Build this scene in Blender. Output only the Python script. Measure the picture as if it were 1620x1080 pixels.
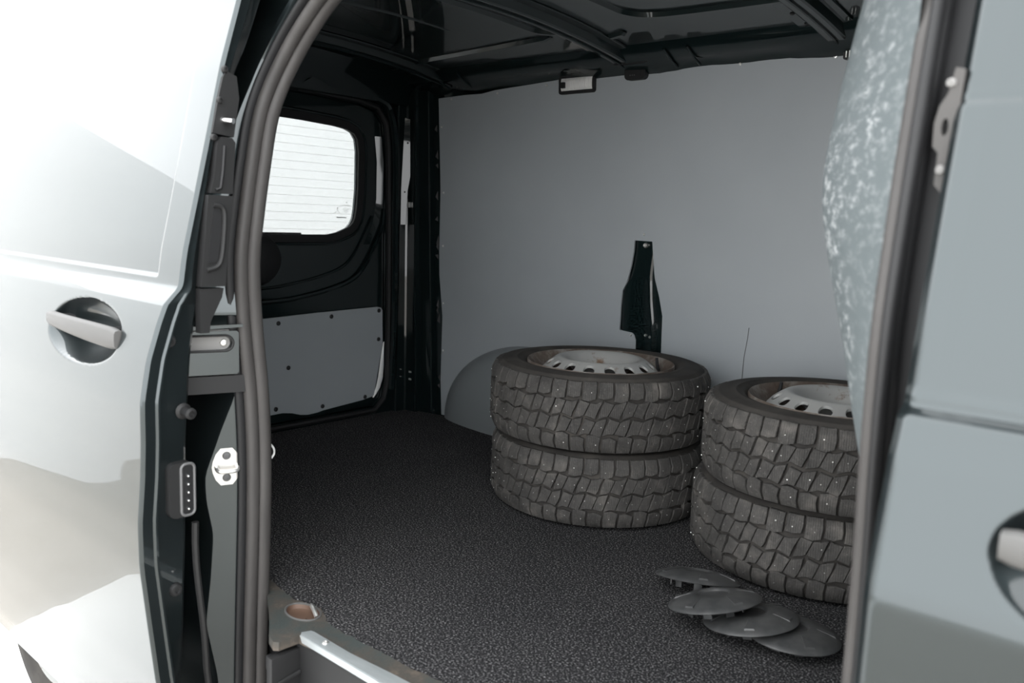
import bpy, bmesh, math, random
import numpy as np
from mathutils import Vector, Matrix
random.seed(7)
for o in list(bpy.data.objects): bpy.data.objects.remove(o)
SC = bpy.context.scene
COL = SC.collection
PI = math.pi

# ------------------------------------------------------------------ camera
# metres; X = towards the van's front, Y = into the van, Z = up, cargo floor at Z = 0
cd = bpy.data.cameras.new('camera'); cam = bpy.data.objects.new('camera', cd); COL.objects.link(cam)
cd.sensor_width = 36.0; cd.lens = 29.38; cd.clip_start = 0.02; cd.clip_end = 200
CR = (0.75391, 0.65581, 0.03917); CD = (0.12443, -0.08400, -0.98867); CF = (-0.64509, 0.75024, -0.14493)
cam.matrix_world = Matrix(((CR[0], -CD[0], -CF[0], 0.0), (CR[1], -CD[1], -CF[1], 0.0), (CR[2], -CD[2], -CF[2], 0.8415), (0, 0, 0, 1)))
cd.dof.use_dof = True; cd.dof.focus_distance = 2.5; cd.dof.aperture_fstop = 4.0
SC.camera = cam
# ------------------------------------------------------------------ light: a bright white hall all round
w = bpy.data.worlds.new('hall'); SC.world = w; w.use_nodes = True
bg = w.node_tree.nodes['Background']; bg.inputs[0].default_value = (0.97, 0.99, 1.0, 1); bg.inputs[1].default_value = 1.0
SC.view_settings.view_transform = 'Standard'; SC.view_settings.look = 'None'
SC.view_settings.gamma = 1.0; SC.view_settings.use_curve_mapping = False
SC.view_settings.exposure = 2.36

# ------------------------------------------------------------------ materials
MATS = {}
def mat(name, col, rough=0.5, metal=0.0, coat=0.0, spec=0.5, coat_rough=0.03):
    m = bpy.data.materials.new(name); m.use_nodes = True
    b = m.node_tree.nodes['Principled BSDF']
    b.inputs['Base Color'].default_value = (*col, 1); b.inputs['Roughness'].default_value = rough
    b.inputs['Metallic'].default_value = metal; b.inputs['Coat Weight'].default_value = coat
    b.inputs['Coat Roughness'].default_value = coat_rough; b.inputs['Specular IOR Level'].default_value = spec
    MATS[name] = m
    return m
def nodes(m): return m.node_tree.nodes, m.node_tree.links, m.node_tree.nodes['Principled BSDF']
def noise(m, scale, detail=4, rough=0.6, coord='Object', vscale=None):
    N, L, b = nodes(m)
    tc = N.new('ShaderNodeTexCoord'); n = N.new('ShaderNodeTexNoise')
    n.inputs['Scale'].default_value = scale; n.inputs['Detail'].default_value = detail; n.inputs['Roughness'].default_value = rough
    if vscale:
        mp = N.new('ShaderNodeMapping'); mp.inputs['Scale'].default_value = vscale
        L.new(tc.outputs[coord], mp.inputs[0]); L.new(mp.outputs[0], n.inputs[0])
    else: L.new(tc.outputs[coord], n.inputs[0])
    return n
def ramp(m, src, stops):
    N, L, b = nodes(m); r = N.new('ShaderNodeValToRGB'); e = r.color_ramp.elements
    while len(e) < len(stops): e.new(0.5)
    for k, (p, c) in enumerate(stops):
        e[k].position = p; e[k].color = (*c, 1) if len(c) == 3 else c
    L.new(src, r.inputs[0]); return r
def bump(m, src, strength=0.3, dist=0.002, prev=None):
    N, L, b = nodes(m); n = N.new('ShaderNodeBump'); n.inputs['Strength'].default_value = strength; n.inputs['Distance'].default_value = dist
    L.new(src, n.inputs['Height'])
    if prev: L.new(prev.outputs[0], n.inputs['Normal'])
    L.new(n.outputs[0], b.inputs['Normal']); return n
def mix(m, fac, a, b_):
    N, L, b = nodes(m); x = N.new('ShaderNodeMix'); x.data_type = 'RGBA'
    L.new(fac, x.inputs[0])
    for i, v in ((6, a), (7, b_)):
        if isinstance(v, tuple): x.inputs[i].default_value = (*v, 1)
        else: L.new(v, x.inputs[i])
    return x.outputs[2]
def setcol(m, out): m.node_tree.links.new(out, nodes(m)[2].inputs['Base Color'])

# dark green metallic body paint
m = mat('paint', (0.026, 0.035, 0.0375), 0.33, 0.8, 1.0, coat_rough=0.015)
# darker, non-metallic version of the body paint for the inside
m = mat('inner_paint', (0.004, 0.009, 0.0095), 0.40, 0.0, 1.0, spec=0.08, coat_rough=0.03)
n = noise(m, 3.0, 2); bump(m, n.outputs[0], 0.12, 0.004)
mat('roof_paint', (0.004, 0.009, 0.0095), 0.40, 0.0, 1.0, spec=0.2, coat_rough=0.012)
# grey plywood liner
m = mat('liner', (0.235, 0.265, 0.29), 0.55)
n = noise(m, 2.2, 3); r = ramp(m, n.outputs[0], [(0.3, (0.285, 0.306, 0.322)), (0.7, (0.312, 0.333, 0.349))])
n2 = noise(m, 260, 2); b1 = bump(m, n2.outputs[0], 0.06, 0.001); setcol(m, r.outputs[0])
# carpet
m = mat('carpet', (0.03, 0.03, 0.033), 0.95, spec=0.1)
n = noise(m, 240, 3, 0.65); n3 = noise(m, 1.6, 3)
r = ramp(m, n.outputs[0], [(0.38, (0.008, 0.008, 0.009)), (0.53, (0.024, 0.0235, 0.025)), (0.60, (0.13, 0.128, 0.13)), (0.68, (0.32, 0.315, 0.32))])
r3 = ramp(m, n3.outputs[0], [(0.3, (0.75, 0.75, 0.76)), (0.7, (1.0, 0.99, 0.98))])
N, L, b = nodes(m); x = N.new('ShaderNodeMix'); x.data_type = 'RGBA'; x.blend_type = 'MULTIPLY'; x.inputs[0].default_value = 1
L.new(r.outputs[0], x.inputs[6]); L.new(r3.outputs[0], x.inputs[7]); setcol(m, x.outputs[2]); bump(m, n.outputs[0], 0.8, 0.004)
# rubber tyre
m = mat('rubber', (0.045, 0.042, 0.039), 0.8, spec=0.25)
n = noise(m, 9, 4); n2 = noise(m, 120, 3)
r = ramp(m, n.outputs[0], [(0.30, (0.022, 0.020, 0.019)), (0.60, (0.044, 0.040, 0.036)), (0.78, (0.070, 0.062, 0.055))]); setcol(m, r.outputs[0]); bump(m, n2.outputs[0], 0.25, 0.001)
m = mat('tread_rubber', (0.055, 0.05, 0.047), 0.75, spec=0.3)
n = noise(m, 14, 5, 0.65); n2 = noise(m, 160, 4, 0.7)
r = ramp(m, n.outputs[0], [(0.28, (0.026, 0.025, 0.024)), (0.55, (0.055, 0.052, 0.049)), (0.75, (0.120, 0.110, 0.100))]); 
r2 = ramp(m, n2.outputs[0], [(0.55, (0, 0, 0)), (0.75, (0.6, 0.6, 0.6))])
setcol(m, mix(m, r2.outputs[0], r.outputs[0], (0.15, 0.14, 0.13)))
N, L, b = nodes(m)
uv = N.new('ShaderNodeUVMap'); wv = N.new('ShaderNodeTexWave'); wv.wave_type = 'BANDS'; wv.bands_direction = 'X'
wv.inputs['Scale'].default_value = 60; wv.inputs['Distortion'].default_value = 3.0; wv.inputs['Detail'].default_value = 1.0; wv.inputs['Detail Scale'].default_value = 3
L.new(uv.outputs[0], wv.inputs[0])
rw = ramp(m, wv.outputs[0], [(0.0, (0, 0, 0)), (0.22, (1, 1, 1))]); b1 = bump(m, rw.outputs[0], 0.55, 0.0025); bump(m, n2.outputs[0], 0.35, 0.0015, b1)
# steel wheel, silver paint with rust
m = mat('wheel_steel', (0.30, 0.30, 0.29), 0.42, 0.15)
n = noise(m, 11, 6, 0.65); r = ramp(m, n.outputs[0], [(0.0, (0, 0, 0)), (0.57, (0, 0, 0)), (0.66, (1, 1, 1))])
n2 = noise(m, 40, 4); r2 = ramp(m, n2.outputs[0], [(0.3, (0.085, 0.045, 0.025)), (0.7, (0.20, 0.13, 0.085))])
setcol(m, mix(m, r.outputs[0], (0.33, 0.33, 0.32), r2.outputs[0]))
m = mat('wheel_rust', (0.13, 0.09, 0.065), 0.65, 0.1)
n = noise(m, 15, 6, 0.65); r = ramp(m, n.outputs[0], [(0.35, (0.065, 0.042, 0.030)), (0.52, (0.12, 0.095, 0.078)), (0.68, (0.24, 0.225, 0.21))]); setcol(m, r.outputs[0])
mat('stud', (0.75, 0.74, 0.72), 0.35, 0.9)
# plastics and rubbers
m = mat('black_plastic', (0.015, 0.015, 0.0155), 0.55, spec=0.35); n = noise(m, 300, 2); bump(m, n.outputs[0], 0.1, 0.001)
mat('grey_plastic', (0.10, 0.10, 0.102), 0.45)
mat('black', (0.006, 0.006, 0.007), 0.6)
m = mat('seal_rubber', (0.058, 0.054, 0.052), 0.55, spec=0.4); n = noise(m, 40, 4, vscale=(1, 1, 0.15)); r = ramp(m, n.outputs[0], [(0.3, (0.041, 0.038, 0.037)), (0.7, (0.060, 0.056, 0.054))]); setcol(m, r.outputs[0])
m = mat('cover_plastic', (0.04, 0.041, 0.043), 0.42); n = noise(m, 30, 5); r = ramp(m, n.outputs[0], [(0.35, (0.032, 0.033, 0.034)), (0.7, (0.06, 0.06, 0.06))]); setcol(m, r.outputs[0])
mat('handle_plastic', (0.085, 0.083, 0.081), 0.5)
mat('zinc', (0.72, 0.71, 0.69), 0.32, 0.85)
mat('dull_metal', (0.22, 0.215, 0.21), 0.6)
mat('dull_grey', (0.075, 0.072, 0.07), 0.75, spec=0.2)
mat('chrome', (0.8, 0.8, 0.8), 0.12, 1.0)
mat('white_plastic', (0.8, 0.8, 0.79), 0.35)
m = mat('alloy_strip', (0.42, 0.45, 0.46), 0.38, 0.6); n = noise(m, 25, 5, vscale=(0.2, 1, 1)); r = ramp(m, n.outputs[0], [(0.3, (0.34, 0.37, 0.38)), (0.7, (0.50, 0.53, 0.54))]); setcol(m, r.outputs[0])
# worn grey partition
m = mat('partition_paint', (0.20, 0.24, 0.255), 0.5, 0.2)
n = noise(m, 75, 6, 0.75, vscale=(0.5, 0.35, 1)); n2 = noise(m, 2.6, 2)
r = ramp(m, n.outputs[0], [(0.50, (0, 0, 0)), (0.66, (1, 1, 1))]); r2 = ramp(m, n2.outputs[0], [(0.42, (0.04, 0.04, 0.04)), (0.60, (0.85, 0.85, 0.85))])
N, L, b = nodes(m); mm = N.new('ShaderNodeMath'); mm.operation = 'MULTIPLY'; L.new(r.outputs[0], mm.inputs[0]); L.new(r2.outputs[0], mm.inputs[1])
setcol(m, mix(m, mm.outputs[0], (0.145, 0.168, 0.175), (0.55, 0.57, 0.58))); bump(m, n.outputs[0], 0.25, 0.002)
# door sill mat, worn brown
m = mat('sill_mat', (0.06, 0.062, 0.058), 0.7)
n = noise(m, 130, 3); n2 = noise(m, 7, 5, 0.7)
r = ramp(m, n2.outputs[0], [(0.42, (0.034, 0.041, 0.039)), (0.56, (0.052, 0.045, 0.038)), (0.68, (0.12, 0.095, 0.073))]); setcol(m, r.outputs[0]); bump(m, n.outputs[0], 0.5, 0.002)
mat('rusty_cup', (0.11, 0.065, 0.045), 0.55, 0.2)
m = mat('arch_grey', (0.20, 0.215, 0.225), 0.40, 0.1, 0.15, coat_rough=0.2)
m = mat('ground', (0.5, 0.46, 0.41), 0.55); n = noise(m, 1.3, 4); r = ramp(m, n.outputs[0], [(0.3, (0.39, 0.36, 0.32)), (0.7, (0.46, 0.43, 0.39))]); setcol(m, r.outputs[0])
mat('reflection_white', (0.76, 0.75, 0.73), 0.45)
m = mat('white_wall', (0.86, 0.87, 0.87), 0.8)
n = noise(m, 0.7, 3); r = ramp(m, n.outputs[0], [(0.3, (0.84, 0.85, 0.85)), (0.7, (0.88, 0.88, 0.88))]); setcol(m, r.outputs[0])
# tinted rear window
m = bpy.data.materials.new('glass'); m.use_nodes = True; MATS['glass'] = m
N = m.node_tree.nodes; L = m.node_tree.links; N.remove(N['Principled BSDF'])
tr = N.new('ShaderNodeBsdfTransparent'); tr.inputs[0].default_value = (0.57, 0.58, 0.58, 1); gl = N.new('ShaderNodeBsdfGlossy'); gl.inputs['Roughness'].default_value = 0.01
fr = N.new('ShaderNodeFresnel'); fr.inputs[0].default_value = 1.45; mx = N.new('ShaderNodeMixShader')
L.new(fr.outputs[0], mx.inputs[0]); L.new(tr.outputs[0], mx.inputs[1]); L.new(gl.outputs[0], mx.inputs[2]); L.new(mx.outputs[0], N['Material Output'].inputs[0])
m = bpy.data.materials.new('lamp_lens'); m.use_nodes = True; MATS['lamp_lens'] = m
b = m.node_tree.nodes['Principled BSDF']; b.inputs['Base Color'].default_value = (0.8, 0.79, 0.78, 1); b.inputs['Roughness'].default_value = 0.25; b.inputs['Transmission Weight'].default_value = 0.15
N = m.node_tree.nodes; L = m.node_tree.links
wv = N.new('ShaderNodeTexWave'); tc = N.new('ShaderNodeTexCoord'); wv.inputs['Scale'].default_value = 40; L.new(tc.outputs['Object'], wv.inputs[0]); bump(m, wv.outputs[0], 0.5, 0.002)
mat('heater_line', (0.45, 0.45, 0.44), 0.6)

# ------------------------------------------------------------------ helpers
def link_mesh(name, verts, faces, material, parent=None, smooth=True, angle=35):
    me = bpy.data.meshes.new(name); me.from_pydata([tuple(v) for v in verts], [], faces); me.update()
    bm = bmesh.new(); bm.from_mesh(me); bmesh.ops.recalc_face_normals(bm, faces=bm.faces); bm.to_mesh(me); bm.free()
    if smooth:
        me.shade_smooth(); me.set_sharp_from_angle(angle=math.radians(angle))
    me.materials.append(MATS[material])
    o = bpy.data.objects.new(name, me); COL.objects.link(o)
    if parent: o.parent = parent
    return o
class MB:
    """collects shapes into one mesh"""
    def __init__(s): s.v = []; s.f = []
    def add(s, v, f):
        k = len(s.v); s.v += [tuple(p) for p in v]; s.f += [tuple(i + k for i in q) for q in f]; return s
    def box(s, x0, x1, y0, y1, z0, z1, bev=0.0, mtx=None):
        bm = bmesh.new(); bmesh.ops.create_cube(bm, size=1)
        for q in bm.verts: q.co = Vector(((x0 + x1) / 2 + q.co.x * (x1 - x0), (y0 + y1) / 2 + q.co.y * (y1 - y0), (z0 + z1) / 2 + q.co.z * (z1 - z0)))
        if bev: bmesh.ops.bevel(bm, geom=bm.edges[:], offset=bev, segments=2, profile=0.7, affect='EDGES')
        if mtx: bmesh.ops.transform(bm, matrix=mtx, verts=bm.verts)
        bm.verts.index_update()
        s.add([q.co for q in bm.verts], [[q.index for q in f.verts] for f in bm.faces]); bm.free(); return s
    def tube(s, path, r, seg=10, closed=False, caps=True, squash=None):
        """squash: optional (ra, rb, updir) for an oval section"""
        P = [Vector(p) for p in path]; n = len(P); rings = []; prev = None
        for i in range(n):
            a = P[(i - 1) % n] if (closed or i) else P[i]; c = P[(i + 1) % n] if (closed or i < n - 1) else P[i]
            t = (c - a).normalized()
            if prev is None:
                u = Vector((0, 0, 1)) if abs(t.z) < 0.9 else Vector((1, 0, 0))
            else: u = prev
            u = (u - t * u.dot(t)).normalized(); prev = u; v = t.cross(u)
            rr = r[i] if isinstance(r, (list, tuple)) else r
            rings.append([P[i] + (u * math.cos(2 * PI * k / seg) + v * math.sin(2 * PI * k / seg)) * rr for k in range(seg)])
        V = [p for g in rings for p in g]; F = []
        m_ = n if closed else n - 1
        for i in range(m_):
            for k in range(seg):
                j = (i + 1) % n; F.append((i * seg + k, i * seg + (k + 1) % seg, j * seg + (k + 1) % seg, j * seg + k))
        if caps and not closed: F.append(tuple(range(seg))[::-1]); F.append(tuple((n - 1) * seg + k for k in range(seg)))
        return s.add(V, F)
    def lathe(s, prof, seg=64, axis='Z', centre=(0, 0, 0), a0=0, a1=2 * PI, mtx=None):
        full = abs(a1 - a0 - 2 * PI) < 1e-6; cnt = seg if full else seg + 1; V = []; F = []
        for i in range(cnt):
            t = a0 + (a1 - a0) * i / seg
            for r, z in prof:
                p = Vector((r * math.cos(t), r * math.sin(t), z))
                if axis == 'X': p = Vector((p.z, p.x, p.y))
                if axis == 'Y': p = Vector((p.x, p.z, p.y))
                if mtx: p = mtx @ p
                V.append(p + Vector(centre))
        k = len(prof)
        for i in range(seg):
            j = (i + 1) % cnt
            for q in range(k - 1): F.append((i * k + q, j * k + q, j * k + q + 1, i * k + q + 1))
        return s.add(V, F)
    def plate(s, outer, holes, t, fn):
        """flat sheet with holes; fn(a, b, depth) -> point; depth 0 = face, t = back"""
        bm = bmesh.new(); loops = []
        for lp in [outer] + list(holes):
            vs = [bm.verts.new((a, b, 0)) for a, b in lp]; loops.append(vs)
            for i in range(len(vs)): bm.edges.new((vs[i], vs[(i + 1) % len(vs)]))
        bmesh.ops.triangle_fill(bm, use_beauty=True, use_dissolve=False, edges=bm.edges[:])
        bm.verts.index_update(); n = len(bm.verts)
        A = [q.co.copy() for q in bm.verts]; T = [[q.index for q in f.verts] for f in bm.faces]
        LI = [[q.index for q in vs] for vs in loops]; bm.free()
        V = [fn(p.x, p.y, 0) for p in A] + [fn(p.x, p.y, t) for p in A]
        F = [tuple(f) for f in T] + [tuple(i + n for i in f[::-1]) for f in T]
        for lp in LI:
            for i in range(len(lp)): a, c = lp[i], lp[(i + 1) % len(lp)]; F.append((a, c, c + n, a + n))
        return s.add(V, F)
    def build(s, name, material, parent=None, smooth=True, angle=35): return link_mesh(name, s.v, s.f, material, parent, smooth, angle)
def grid(name, rows, material, parent=None, angle=35):
    n = len(rows[0]); V = [p for r_ in rows for p in r_]; F = []
    for i in range(len(rows) - 1):
        for k in range(n - 1): F.append((i * n + k, i * n + k + 1, (i + 1) * n + k + 1, (i + 1) * n + k))
    return link_mesh(name, V, F, material, parent, True, angle)
def empty(name, loc=(0, 0, 0)):
    o = bpy.data.objects.new(name, None); COL.objects.link(o); o.location = loc; o.empty_display_size = 0.05; return o
def tag(o, label, cat=None, group=None, kind=None):
    o['label'] = label
    if cat: o['category'] = cat
    if group: o['group'] = group
    if kind: o['kind'] = kind
    return o
def structure(name, label): return tag(empty(name), label, kind='structure')
def copy_tree(o, parent=None):
    c = o.copy(); COL.objects.link(c); c.parent = parent
    for ch in list(o.children): copy_tree(ch, c)
    return c
def rrect(a0, a1, b0, b1, r, n=5):
    out = []
    for (ca, cb, t0) in ((a1 - r, b1 - r, 0), (a0 + r, b1 - r, PI / 2), (a0 + r, b0 + r, PI), (a1 - r, b0 + r, 1.5 * PI)):
        for k in range(n + 1): t = t0 + PI / 2 * k / n; out.append((ca + r * math.cos(t), cb + r * math.sin(t)))
    return out
def spline(pts, n=8, closed=False):
    P = [Vector(p) for p in pts]; out = []; m_ = len(P)
    rng = range(m_) if closed else range(m_ - 1)
    for i in rng:
        if closed: p0, p1, p2, p3 = P[(i - 1) % m_], P[i], P[(i + 1) % m_], P[(i + 2) % m_]
        else: p0, p1, p2, p3 = P[max(i - 1, 0)], P[i], P[i + 1], P[min(i + 2, m_ - 1)]
        for k in range(n):
            t = k / n
            out.append(0.5 * ((2 * p1) + (p2 - p0) * t + (2 * p0 - 5 * p1 + 4 * p2 - p3) * t * t + (3 * p1 - p0 - 3 * p2 + p3) * t ** 3))
    if not closed: out.append(P[-1])
    return out
def curve1(pairs, sigma=0.0):
    """smooth 1-D function through (z, value) pairs"""
    z = np.array([p[0] for p in pairs]); v = np.array([p[1] for p in pairs]); i = np.argsort(z); z, v = z[i], v[i]
    zz = np.arange(z[0] - 0.2, z[-1] + 0.2, 0.002); vv = np.interp(zz, z, v)
    if sigma:
        k = np.arange(-int(4 * sigma / 0.002), int(4 * sigma / 0.002) + 1) * 0.002; g = np.exp(-k * k / (2 * sigma * sigma)); g /= g.sum()
        vv = np.convolve(np.pad(vv, len(k) // 2, mode='edge'), g, 'valid')
    return lambda q: float(np.interp(q, zz, vv))
def sstep(a, b, x):
    t = min(1, max(0, (x - a) / (b - a))); return t * t * (3 - 2 * t)
def screw(name, pos, normal, r, material, parent, h=0.003):
    nrm = Vector(normal).normalized(); q = Vector((0, 0, 1)).rotation_difference(nrm).to_matrix().to_4x4()
    b = MB().lathe([(0.0001, h * 0.6), (r * 0.35, h * 0.6), (r * 0.4, h), (r * 0.75, h * 0.9), (r, 0), (r, -0.002)], 12, mtx=Matrix.Translation(pos) @ q)
    return b.build(name, material, parent)

# ------------------------------------------------------------------ ground
g = tag(MB().box(-5.0, 8, -7, 9, -0.70, -0.58).build('ground', 'ground'), 'pale beige hall floor behind the van', kind='structure')
tag(MB().box(-2.86, -1.45, -6.5, 8.5, -0.58, -0.576).build('reflection_strip', 'reflection_white'), 'white floor strip added for its reflection in the sliding door', kind='structure')  # invented floor strip, there only to reflect pale in the lower sliding door
tag(MB().box(-5.2, -5.0, -7, 9, -0.70, 1.75).build('wall_hall', 'white_wall'), 'white hall wall seen through the rear window', kind='structure')

# ------------------------------------------------------------------ cross-sections of the van side
skin = curve1([(1.46, 0.96), (1.232, 0.904), (1.111, 0.869), (0.992, 0.842), (0.861, 0.812), (0.754, 0.787), (0.692, 0.778), (0.682, 0.772), (0.666, 0.751), (0.626, 0.735),
               (0.557, 0.713), (0.478, 0.699), (0.402, 0.699), (0.33, 0.696), (0.246, 0.689), (0.158, 0.690), (0.025, 0.704), (-0.085, 0.716), (-0.2, 0.733), (-0.3, 0.752), (-0.37, 0.775)], 0.006)
inner = curve1([(1.46, 1.03), (1.25, 0.965), (1.17, 0.937), (1.08, 0.898), (0.98, 0.864), (0.68, 0.825), (0.56, 0.806), (0.386, 0.793), (0.193, 0.789), (0.0, 0.781), (-0.109, 0.773), (-0.37, 0.790)], 0.01)
sealY = curve1([(1.40, 1.10), (1.30, 1.075), (1.14, 1.028), (1.02, 0.988), (0.88, 0.965), (0.75, 0.946), (0.62, 0.95), (0.485, 0.965), (0.345, 0.973), (0.2, 0.972), (-0.08, 0.963), (-0.4, 0.955)], 0.03)
ZS = lambda a, b, n: [a + (b - a) * i / n for i in range(n + 1)]

# ------------------------------------------------------------------ floor of the cargo bay
fl = structure('floor', 'painted metal cargo floor under the carpet')
MB().plate([(-2.78, 1.0), (-1.50, 1.0), (-1.36, 0.945), (-0.25, 0.945), (-0.25, 2.50), (-2.78, 2.50)], [], 0.04, lambda a, b, d: (a, b, -0.020 - d)).build('floor_panel', 'inner_paint', fl)
MB().box(-2.80, -2.70, 1.0, 2.46, -0.06, 0.022, 0.006).build('threshold', 'inner_paint', fl)

# ------------------------------------------------------------------ far side wall: grey plywood liner over painted body
LEAN = math.atan2(0.062, 1.31)
def wl(x, s, d=0.0):   # liner plane: x along the van, s up the panel, d into the wall
    return Vector((x, 2.467 - s * math.sin(LEAN) + d * math.cos(LEAN), s * math.cos(LEAN) + d * math.sin(LEAN)))
wall = structure('wall_left', 'large grey plywood side liner screwed to the van wall')
bottle = [(-1.559, .787), (-1.489, .786), (-1.485, .748), (-1.474, .664), (-1.454, .602), (-1.439, .539), (-1.439, .475), (-1.438, .36), (-1.541, .36), (-1.541, .445), (-1.547, .462), (-1.556, .469), (-1.608, .473), (-1.609, .48), (-1.606, .56), (-1.602, .611), (-1.584, .643), (-1.569, .70), (-1.561, .75)]
lin_outer = [(-2.507, 1.309), (-2.36, 1.313), (-2.27, 1.312), (-2.20, 1.321), (-2.05, 1.328), (-1.909, 1.335), (-1.737, 1.347), (-1.62, 1.357), (-1.531, 1.354), (-1.251, 1.349), (-0.961, 1.34), (-0.60, 1.335), (-0.42, 1.333), (-0.42, 0.0),
             (-2.505, 0.0), (-2.508, 0.153), (-2.494, 0.427), (-2.510, 0.60), (-2.510, 0.691), (-2.500, 0.949), (-2.503, 1.15)]
MB().plate(lin_outer, [bottle], 0.007, wl).build('liner_panel', 'liner', wall, angle=20)
MB().add([wl(-2.56, -0.02, 0.03), wl(-0.2, -0.02, 0.03), wl(-0.2, 1.42, 0.03), wl(-2.56, 1.42, 0.03)], [(0, 1, 2, 3)]).build('body_side', 'inner_paint', wall)
# painted body pressing showing through the bottle-shaped cut-out
bp = MB()
bot_in = [(a * 1.0, s) for a, s in bottle]
cx = -1.52
rows = []
for s_ in ZS(0.34, 0.80, 24):
    mid = curve1([(0.34, -1.478), (0.492, -1.478), (0.577, -1.490), (0.673, -1.496), (0.748, -1.487), (0.80, -1.487)], 0.012)(s_)
    lft = curve1([(0.34, -1.60), (0.62, -1.598), (0.645, -1.580), (0.68, -1.560), (0.766, -1.549), (0.80, -1.549)], 0.012)(s_)
    rows.append([wl(-1.66, s_, 0.016), wl(lft - 0.012, s_, 0.014), wl(lft, s_, 0.004), wl(lft + 0.006, s_, 0.002), wl((lft + mid) / 2, s_, 0.003), wl(mid - 0.008, s_, 0.0035), wl(mid - 0.002, s_, 0.0008), wl(mid + 0.003, s_, 0.0035), wl(mid + 0.008, s_, 0.0058), wl(mid + 0.03, s_, 0.008), wl(-1.40, s_, 0.011)])
bpo = grid('body_pressing', rows, 'inner_paint', wall, 60)
tag(bpo, 'dark green painted body pressing in the bottle-shaped cut-out')
screw('bolt', wl(-1.515, 0.772, 0.001), (0, -1, -0.05), 0.009, 'zinc', wall, 0.006)
for a, s_ in ((-1.504, 0.466), (-1.486, 0.462)): screw('bolt', wl(a, s_, 0.003), (0, -1, -0.05), 0.005, 'zinc', wall, 0.004)
for a, s_ in ((-2.432, 1.302), (-2.189, 1.308), (-1.951, 1.321), (-1.653, 1.336), (-1.487, 1.333), (-1.207, 1.33), (-0.921, 1.326), (-2.49, 1.197), (-2.481, .937), (-2.487, .721), (-2.487, .483), (-2.491, .282), (-1.522, .808), (-1.561, .46)):
    screw('screw', wl(a, s_, 0.0), (0, -1, -0.05), 0.0065 if a > -1 and s_ > 1 else 0.0045, 'zinc', wall, 0.003)
pts = [wl(-1.128, .536, -0.0008), wl(-1.131, .50, -0.0008), wl(-1.139, .44, -0.0008), wl(-1.142, .36, -0.0008)]
MB().tube(pts, 0.0011, 5).build('scratch', 'grey_plastic', wall)

# wheel arch housing against the far wall
def arch():
    rows = []
    for i in range(33):
        u = i / 32 * PI; row = []
        for k in range(15):
            v = k / 14 * PI / 2
            row.append(wl(-1.98 - 0.495 * math.cos(u) * math.cos(v), 0.36 * math.sin(u) * math.cos(v), -0.0005 - 0.100 * math.sin(v)))
        rows.append(row)
    return rows
a_ = grid('wheel_arch', arch(), 'arch_grey', None, 50)
tag(a_, 'rounded grey wheel arch cover against the wall behind the left wheel stack', 'wheel arch')

# ------------------------------------------------------------------ roof
ce = structure('ceiling', 'dark green glossy painted roof underside with pressed ribs')
def roofz(y): return 1.432 - 0.062 * ((y - 1.72) / 0.72) ** 2
xs = ZS(-2.80, 0.9, 12); ys = ZS(0.97, 2.52, 40)
grid('roof_panel', [[(x, y, roofz(y)) for y in ys] for x in xs], 'roof_paint', ce)
grid('roof_skin', [[(x, y, roofz(y) + 0.06) for y in ys] for x in xs], 'paint', ce)
def swage(path, wd=0.022, dp=0.011):
    """pressed rib hanging a little below the roof sheet"""
    P = spline([(x, y, 0) for x, y in path], 6); V = []; F = []
    for i, p in enumerate(P):
        t = (P[min(i + 1, len(P) - 1)] - P[max(i - 1, 0)]).normalized(); nrm = Vector((-t.y, t.x, 0))
        e = 0.3 if i in (0, len(P) - 1) else 1.0
        for off, d in ((-1.0, -0.001), (-0.45, dp), (0.45, dp), (1.0, -0.001)):
            q = p + nrm * off * wd * 0.5 * (0.6 + 0.4 * e); V.append((q.x, q.y, roofz(q.y) - d * e))
    for i in range(len(P) - 1):
        for k in range(3): F.append((i * 4 + k, i * 4 + k + 1, i * 4 + k + 5, i * 4 + k + 4))
    return link_mesh('pressed_rib', V, F, 'roof_paint', ce, True, 25)
swage([(-1.74, 1.15), (-1.74, 1.65), (-1.735, 1.95), (-1.72, 2.06), (-1.66, 2.10)], 0.03)
swage([(-2.62, 2.22), (-2.40, 2.19), (-2.0, 2.155), (-1.72, 2.13)], 0.03)
swage([(-2.66, 2.345), (-2.3, 2.335), (-1.9, 2.325), (-1.70, 2.32)], 0.02)
swage([(-2.0, 1.20), (-2.0, 1.6), (-1.99, 1.95)], 0.010, 0.004)
swage([(-1.385, 1.10), (-1.385, 1.6), (-1.385, 1.92), (-1.37, 2.02), (-1.30, 2.07), (-1.12, 2.085), (-0.93, 2.09)], 0.03)
swage([(-1.43, 2.30), (-1.2, 2.30), (-0.98, 2.31)], 0.02)
swage([(-1.15, 1.2), (-1.15, 1.75)], 0.010, 0.004)
swage([(-0.80, 1.10), (-0.80, 1.9), (-0.78, 2.03), (-0.70, 2.08), (-0.45, 2.09)], 0.03)
swage([(-1.47, 2.17), (-1.54, 2.19)], 0.03)
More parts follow.
